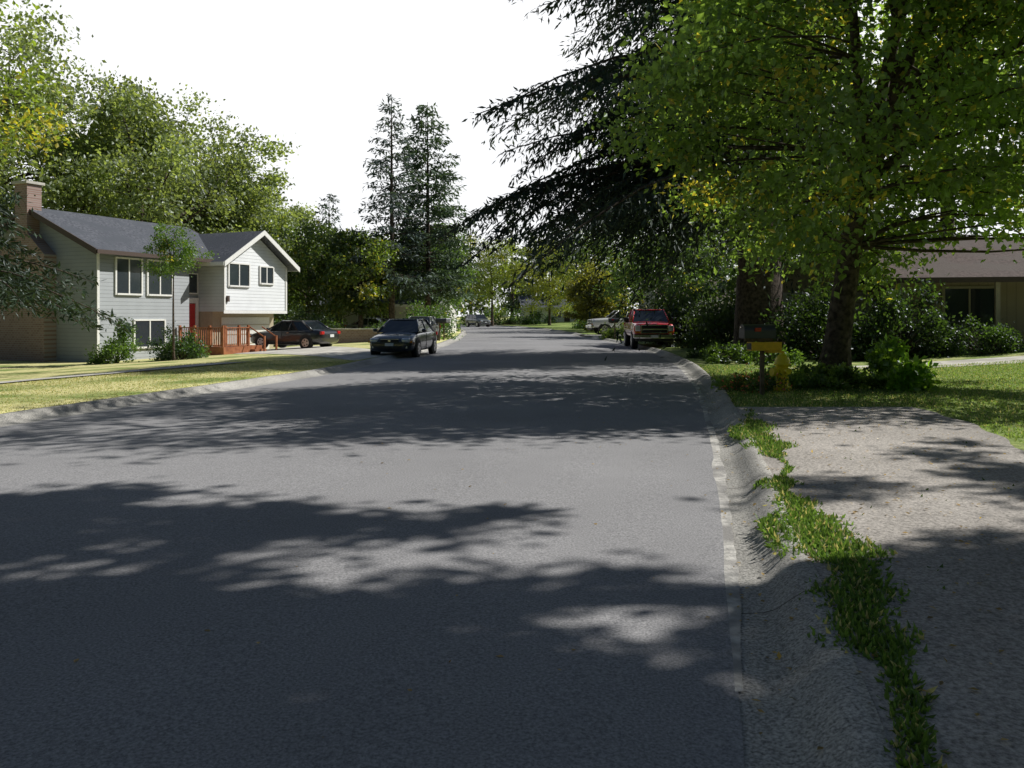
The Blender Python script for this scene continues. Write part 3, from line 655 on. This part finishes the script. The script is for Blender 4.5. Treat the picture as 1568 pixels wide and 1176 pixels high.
def greenhouse(parent, xb0, xb1, xt0, xt1, hb, ht, zb, zt, paint, pillars=(0.5,)):
    v = [(xb0, -hb, zb), (xb0, hb, zb), (xb1, hb, zb), (xb1, -hb, zb), (xt0, -ht, zt), (xt0, ht, zt), (xt1, ht, zt), (xt1, -ht, zt)]
    obj_from('glasshouse', v, [(3, 2, 1, 0), (4, 5, 6, 7), (0, 1, 5, 4), (1, 2, 6, 5), (2, 3, 7, 6), (3, 0, 4, 7)], M['carglass'], parent)
    for s in (-1, 1):
        cyl('a_pillar', (xb0 + .02, s * hb, zb), (xt0, s * ht, zt), .035, paint, parent, n=8)
        cyl('c_pillar', (xb1, s * hb, zb), (xt1, s * ht, zt), .06, paint, parent, n=8)
        cyl('roof_rail', (xt0, s * ht, zt), (xt1, s * ht, zt), .035, paint, parent, n=8)
        for f in pillars:
            cyl('b_pillar', (xb0 + (xb1 - xb0) * f, s * (hb + .003), zb), (xt0 + (xt1 - xt0) * f, s * (ht + .003), zt), .03, paint, parent, n=8)
    st = [(xt0 + .06, ht * .86, zt - .03, zt + .015, 0), (xt0 - .05, ht + .02, zt - .03, zt + .03, .015), ((xt0 + xt1) / 2, ht + .025, zt - .03, zt + .04, .025), (xt1 + .05, ht + .02, zt - .03, zt + .025, .015), (xt1 - .06, ht * .86, zt - .03, zt + .005, 0)]
    loft('roof', st, paint, parent, 1)
def sedan(name, loc, ang, color, suv=False):
    e = empty(name, loc, ang); P_ = flat(name + '_paint', color, .3, .25, .6, 1.0)
    dz = .16 if suv else 0
    st = [(2.33, .60, .34 + dz, .60 + dz, 0), (2.27, .76, .25 + dz, .70 + dz, .01), (2.0, .86, .2 + dz, .79 + dz * 1.3, .03), (1.5, .885, .19 + dz, .87 + dz * 1.4, .04), (1.0, .89, .18 + dz, .93 + dz * 1.5, .03), (0, .89, .18 + dz, .95 + dz * 1.5, .02),
          (-1.2, .89, .18 + dz, .97 + dz * 1.5, .02), (-1.8, .875, .2 + dz, 1.0 + dz * 1.5, .02), (-2.2, .82, .26 + dz, .96 + dz * 1.4, .02), (-2.33, .70, .38 + dz, .80 + dz, 0)]
    loft('body', st, P_, e)
    if suv: greenhouse(e, 1.05, -2.1, .45, -1.85, .80, .66, 1.14, 1.66, P_, (.36, .7))
    else: greenhouse(e, 1.12, -1.72, .28, -.98, .79, .58, .93, 1.41, P_, (.48,))
    wr = .36 if suv else .325
    for x in (1.42, -1.38):
        for s in (-1, 1): wheel(e, x, s * .885, wr)
    for s in (-1, 1):
        loft('headlamp', [(2.06, .10, .60 + dz, .74 + dz, 0), (2.15, .17, .58 + dz, .75 + dz, 0), (2.245, .17, .57 + dz, .73 + dz, 0), (2.30, .12, .59 + dz, .69 + dz, 0)], M['lamp'], e, 1).location = (0.03, s * .60, 0)
        box('indicator', 2.18, 2.235, s * .79 - .05, s * .79 + .05, .56 + dz, .64 + dz, M['amber'], e, .01)
        loft('mirror', [(.83, .06, .95 + dz * 1.4, 1.05 + dz * 1.4, 0), (.88, .10, .93 + dz * 1.4, 1.08 + dz * 1.4, 0), (.98, .07, .95 + dz * 1.4, 1.05 + dz * 1.4, 0)], P_, e, 1).location = (0, s * .97, 0)
        box('tail_lamp', -2.31, -2.18, s * .68 - .13, s * .68 + .13, .74 + dz, .90 + dz, M['redlamp'], e, .03)
        box('door_handle', -.35, -.2, s * .886 - .012, s * .886 + .012, .80 + dz, .825 + dz, M['chrome'], e)
        box('door_seam', .10, .11, s * .884 - .008, s * .884 + .008, .3 + dz, .9 + dz, M['blackplastic'], e)
        box('fog_lamp', 2.24, 2.30, s * .6 - .07, s * .6 + .07, .36 + dz, .44 + dz, M['lamp'], e, .01)
    box('grille', 2.24, 2.338, -.34, .34, .58 + dz, .69 + dz, M['blackplastic'], e, .02)
    box('grille_chrome', 2.30, 2.345, -.36, .36, .69 + dz, .71 + dz, M['chrome'], e, .006); box('badge', 2.338, 2.352, -.05, .05, .605 + dz, .67 + dz, M['chrome'], e, .01)
    box('lower_intake', 2.24, 2.325, -.45, .45, .33 + dz, .43 + dz, M['blackplastic'], e, .02)
    box('plate', 2.335, 2.352, -.16, .16, .45 + dz, .56 + dz, M['plate'], e); box('rear_plate', -2.36, -2.335, -.16, .16, .6 + dz, .74 + dz, M['plate'], e)
    return e
def pickup(name, loc, ang, color):
    e = empty(name, loc, ang); P_ = flat(name + '_paint', color, .3, .1, .6, 1.0)
    st = [(2.74, .84, .62, 1.12, 0), (2.70, .93, .55, 1.18, .01), (2.4, .97, .5, 1.22, .03), (1.4, .98, .46, 1.27, .04), (1.2, .98, .46, 1.28, .02), (-.9, .98, .46, 1.28, .0), (-2.6, .98, .5, 1.28, 0), (-2.75, .95, .6, 1.25, 0)]
    loft('body', st, P_, e)
    greenhouse(e, 1.3, -1.0, .62, -.9, .88, .70, 1.26, 1.84, P_, (.5,))
    box('bed_opening', -2.65, -1.12, -.82, .82, 1.24, 1.287, M['blackplastic'], e)
    for s in (-1, 1): box('bed_rail', -2.7, -1.08, s * .91 - .05, s * .91 + .05, 1.25, 1.33, M['blackplastic'], e, .01)
    for x in (1.78, -1.75):
        for s in (-1, 1): wheel(e, x, s * .96, .41, .27)
    box('grille', 2.66, 2.775, -.60, .60, .74, 1.12, M['blackplastic'], e, .02)
    for za in (1.10, .74): box('grille_bar', 2.70, 2.80, -.63, .63, za, za + .04, M['chrome'], e, .01)
    box('grille_bar', 2.70, 2.80, -.6, .6, .90, .965, M['chrome'], e, .01)
    for yy in (-.62, .585): box('grille_side', 2.70, 2.795, yy, yy + .035, .742, 1.098, M['chrome'], e)
    for s in (-1, 1):
        box('headlamp', 2.58, 2.765, s * .76 - .125, s * .76 + .125, .84, 1.10, M['lamp'], e, .03)
        box('indicator', 2.58, 2.76, s * .76 - .125, s * .76 + .125, .75, .83, M['amber'], e, .01)
        loft('mirror', [(.98, .11, 1.26, 1.44, 0), (1.04, .14, 1.24, 1.50, 0), (1.12, .11, 1.26, 1.46, 0)], M['blackplastic'], e, 1).location = (0, s * 1.14, 0)
        box('tail_lamp', -2.79, -2.7, s * .88 - .06, s * .88 + .06, .8, 1.2, M['redlamp'], e, .01)
    box('bumper', 2.62, 2.88, -.97, .97, .50, .70, M['chrome'], e, .04); box('air_dam', 2.6, 2.8, -.85, .85, .36, .50, M['blackplastic'], e, .03)
    box('plate', 2.885, 2.895, -.16, .16, .53, .66, M['plate'], e); box('rear_bumper', -2.92, -2.76, -.95, .95, .48, .66, M['chrome'], e, .03)
    return e
sedan('dark_sedan_car', (-4.25, 32.0, .02), math.radians(-90 - 7), (.012, .02, .032))
sedan('grey_car', (-11.3, 41.7, float(gz(-11.3, 41.7)) + .02), math.radians(157), (.02, .021, .024))
sedan('silver_car', (-5.35, 47.0, .1), math.radians(-94), (.14, .145, .15))
pickup('red_pickup_truck', (6.75, 40.0, .03), math.radians(-90 - 3), (.6, .02, .02))
sedan('red_car', (8.7, 46.5, .12), math.radians(-95), (.5, .015, .015), True)
pickup('white_pickup_truck', (8.8, 63, .13), math.radians(187), (.7, .71, .72))
sedan('grey_suv', (-4.6, 108, .03), math.radians(-60), (.12, .13, .14), True)
sedan('blue_car', (-10.5, 62, float(gz(-10.5, 62)) + .02), math.radians(-20), (.35, .37, .4))

# ------------------------------------------------------------------ mailboxes, hydrant
def mailbox(name, loc, rz, body, paper=True, scale=1.0):
    e = empty(name, loc, rz); e.scale = (scale,) * 3
    box('post', -.035, .035, -.035, .035, -.2, 1.02, M['wood'], e, .006); box('arm', -.34, .2, -.035, .035, 1.022, 1.07, M['wood'], e, .004)
    prof_ = [(-.12, 0), (.12, 0), (.12, .14)] + [(.12 * math.cos(a), .14 + .12 * math.sin(a)) for a in np.linspace(0.2, math.pi - .2, 9)] + [(-.12, .14)]
    prism('box_body', [(u, z + 1.072) for u, z in prof_], 'x', -.38, .22, body, e)
    prism('box_door', [(u * 1.05, z * 1.02 + 1.072) for u, z in prof_], 'x', -.40, -.382, body, e)
    box('flag', -.2, -.08, -.14, -.125, 1.2, 1.27, M['redlamp'], e); box('handle', -.425, -.402, -.03, .03, 1.27, 1.29, M['chrome'], e)
    if paper:
        prism('newspaper_box', [(-.11, .84), (.11, .84), (.11, 1.0), (-.11, 1.0)], 'x', -.25, .34, M['orangebox'], e)
        box('newspaper_slot', -.256, -.252, -.09, .09, .86, .98, M['blackplastic'], e)
        box('lower_tube', .06, .36, -.16, .12, .80, .836, M['orangebox'], e)
    return e
mailbox('mailbox', G(4.7, 15.1), math.radians(8), M['mailgrey'])
mailbox('mailbox', G(-4.15, 49), math.radians(180), M['white'], False)
mailbox('mailbox', G(-4.3, 47.6), math.radians(180), M['mailgrey'], False)
mailbox('mailbox', G(6.4, 50), math.radians(0), M['mailgrey'], False)
hx, hy = 5.35, 15.9
Hy = empty('fire_hydrant', (hx, hy, float(gz(hx, hy)) + .05), math.radians(15))
def revolve(name, prof_, mat, parent, n=24):
    v = []; 
    for (r_, z) in prof_:
        for i in range(n): t = 2 * math.pi * i / n; v.append((r_ * math.cos(t), r_ * math.sin(t), z))
    f = [(i * n + j, i * n + (j + 1) % n, (i + 1) * n + (j + 1) % n, (i + 1) * n + j) for i in range(len(prof_) - 1) for j in range(n)]
    return obj_from(name, v, f, mat, parent, True)
revolve('barrel', [(0, -.14), (.17, -.14), (.17, .02), (.17, .05), (.12, .055), (.115, .1), (.115, .42), (.12, .46), (.165, .465), (.165, .50), (.15, .505), (.145, .56), (.12, .62), (.07, .67), (.04, .68), (.04, .73), (0, .735)], M['yellow'], Hy)
for s in (-1, 1):
    cyl('nozzle', (0, s * .1, .36), (0, s * .19, .36), .055, M['yellow'], Hy); cyl('nozzle_cap', (0, s * .191, .36), (0, s * .225, .36), .065, M['yellow'], Hy, n=8, smooth=False)
cyl('pumper_nozzle', (-.1, 0, .33), (-.20, 0, .33), .075, M['yellow'], Hy); cyl('pumper_cap', (-.201, 0, .33), (-.24, 0, .33), .088, M['yellow'], Hy, n=8, smooth=False)

# ------------------------------------------------------------------ light, sky, camera
el = math.radians(43); az = math.radians(72)
Sd = Vector((math.sin(az) * math.cos(el), math.cos(az) * math.cos(el), math.sin(el)))
sl = bpy.data.lights.new('sun', 'SUN'); sl.energy = 5.0; sl.angle = math.radians(.5); sl.color = (1, .97, .91)
so = bpy.data.objects.new('sun', sl); COL.objects.link(so); so.rotation_euler = (-Sd).to_track_quat('-Z', 'Y').to_euler(); so.location = (20, 20, 40)
w = bpy.data.worlds.new('World'); scene.world = w; w.use_nodes = True; nt = w.node_tree; nt.nodes.clear()
sky = nt.nodes.new('ShaderNodeTexSky'); sky.sky_type = 'NISHITA'; sky.sun_disc = False; sky.sun_elevation = el; sky.sun_rotation = az
sky.dust_density = .6; sky.air_density = 1.0; sky.ozone_density = 1.2
bg = nt.nodes.new('ShaderNodeBackground'); bg.inputs[1].default_value = .05
# white haze painted low ahead of the camera; bluer elsewhere to keep ambient down
tc = nt.nodes.new('ShaderNodeTexCoord'); sp = nt.nodes.new('ShaderNodeSeparateXYZ'); L(nt, tc.outputs['Generated'], sp.inputs[0])
def mrange(sock, a, b, c, d):
    m = nt.nodes.new('ShaderNodeMapRange'); m.interpolation_type = 'SMOOTHSTEP'
    for i, v in zip((1, 2, 3, 4), (a, b, c, d)): m.inputs[i].default_value = v
    L(nt, sock, m.inputs[0]); return m.outputs[0]
def mul(a, b):
    m = nt.nodes.new('ShaderNodeMath'); m.operation = 'MULTIPLY'; L(nt, a, m.inputs[0]); L(nt, b, m.inputs[1]); return m.outputs[0]
nz = nt.nodes.new('ShaderNodeTexNoise'); nz.inputs['Scale'].default_value = 2.2; nz.inputs['Detail'].default_value = 5; L(nt, tc.outputs['Generated'], nz.inputs['Vector'])
fac = mul(mul(mrange(sp.outputs['Y'], .3, .75, .0, .98), mrange(sp.outputs['Z'], .35, .47, 1, .0)), mrange(nz.outputs['Fac'], .3, .6, .9, 1))
mx = nt.nodes.new('ShaderNodeMix'); mx.data_type = 'RGBA'; L(nt, fac, mx.inputs[0]); L(nt, sky.outputs[0], mx.inputs[6]); mx.inputs[7].default_value = (22.8, 23, 23.4, 1)
o = nt.nodes.new('ShaderNodeOutputWorld'); nt.links.new(mx.outputs[2], bg.inputs[0]); nt.links.new(bg.outputs[0], o.inputs[0])
cam = bpy.data.cameras.new('camera'); co = bpy.data.objects.new('camera', cam); COL.objects.link(co)
co.location = (0, 0, 1.6); co.rotation_euler = (math.radians(90), 0, 0)
cam.sensor_width = 36; cam.lens = 36 * 1230 / 1568; cam.shift_y = -105 / 1568; cam.clip_end = 4000; cam.clip_start = .05
scene.camera = co
scene.view_settings.view_transform = 'Standard'; scene.view_settings.look = 'None'; scene.view_settings.exposure = 0
print('verts', sum(len(m.vertices) for m in bpy.data.meshes))
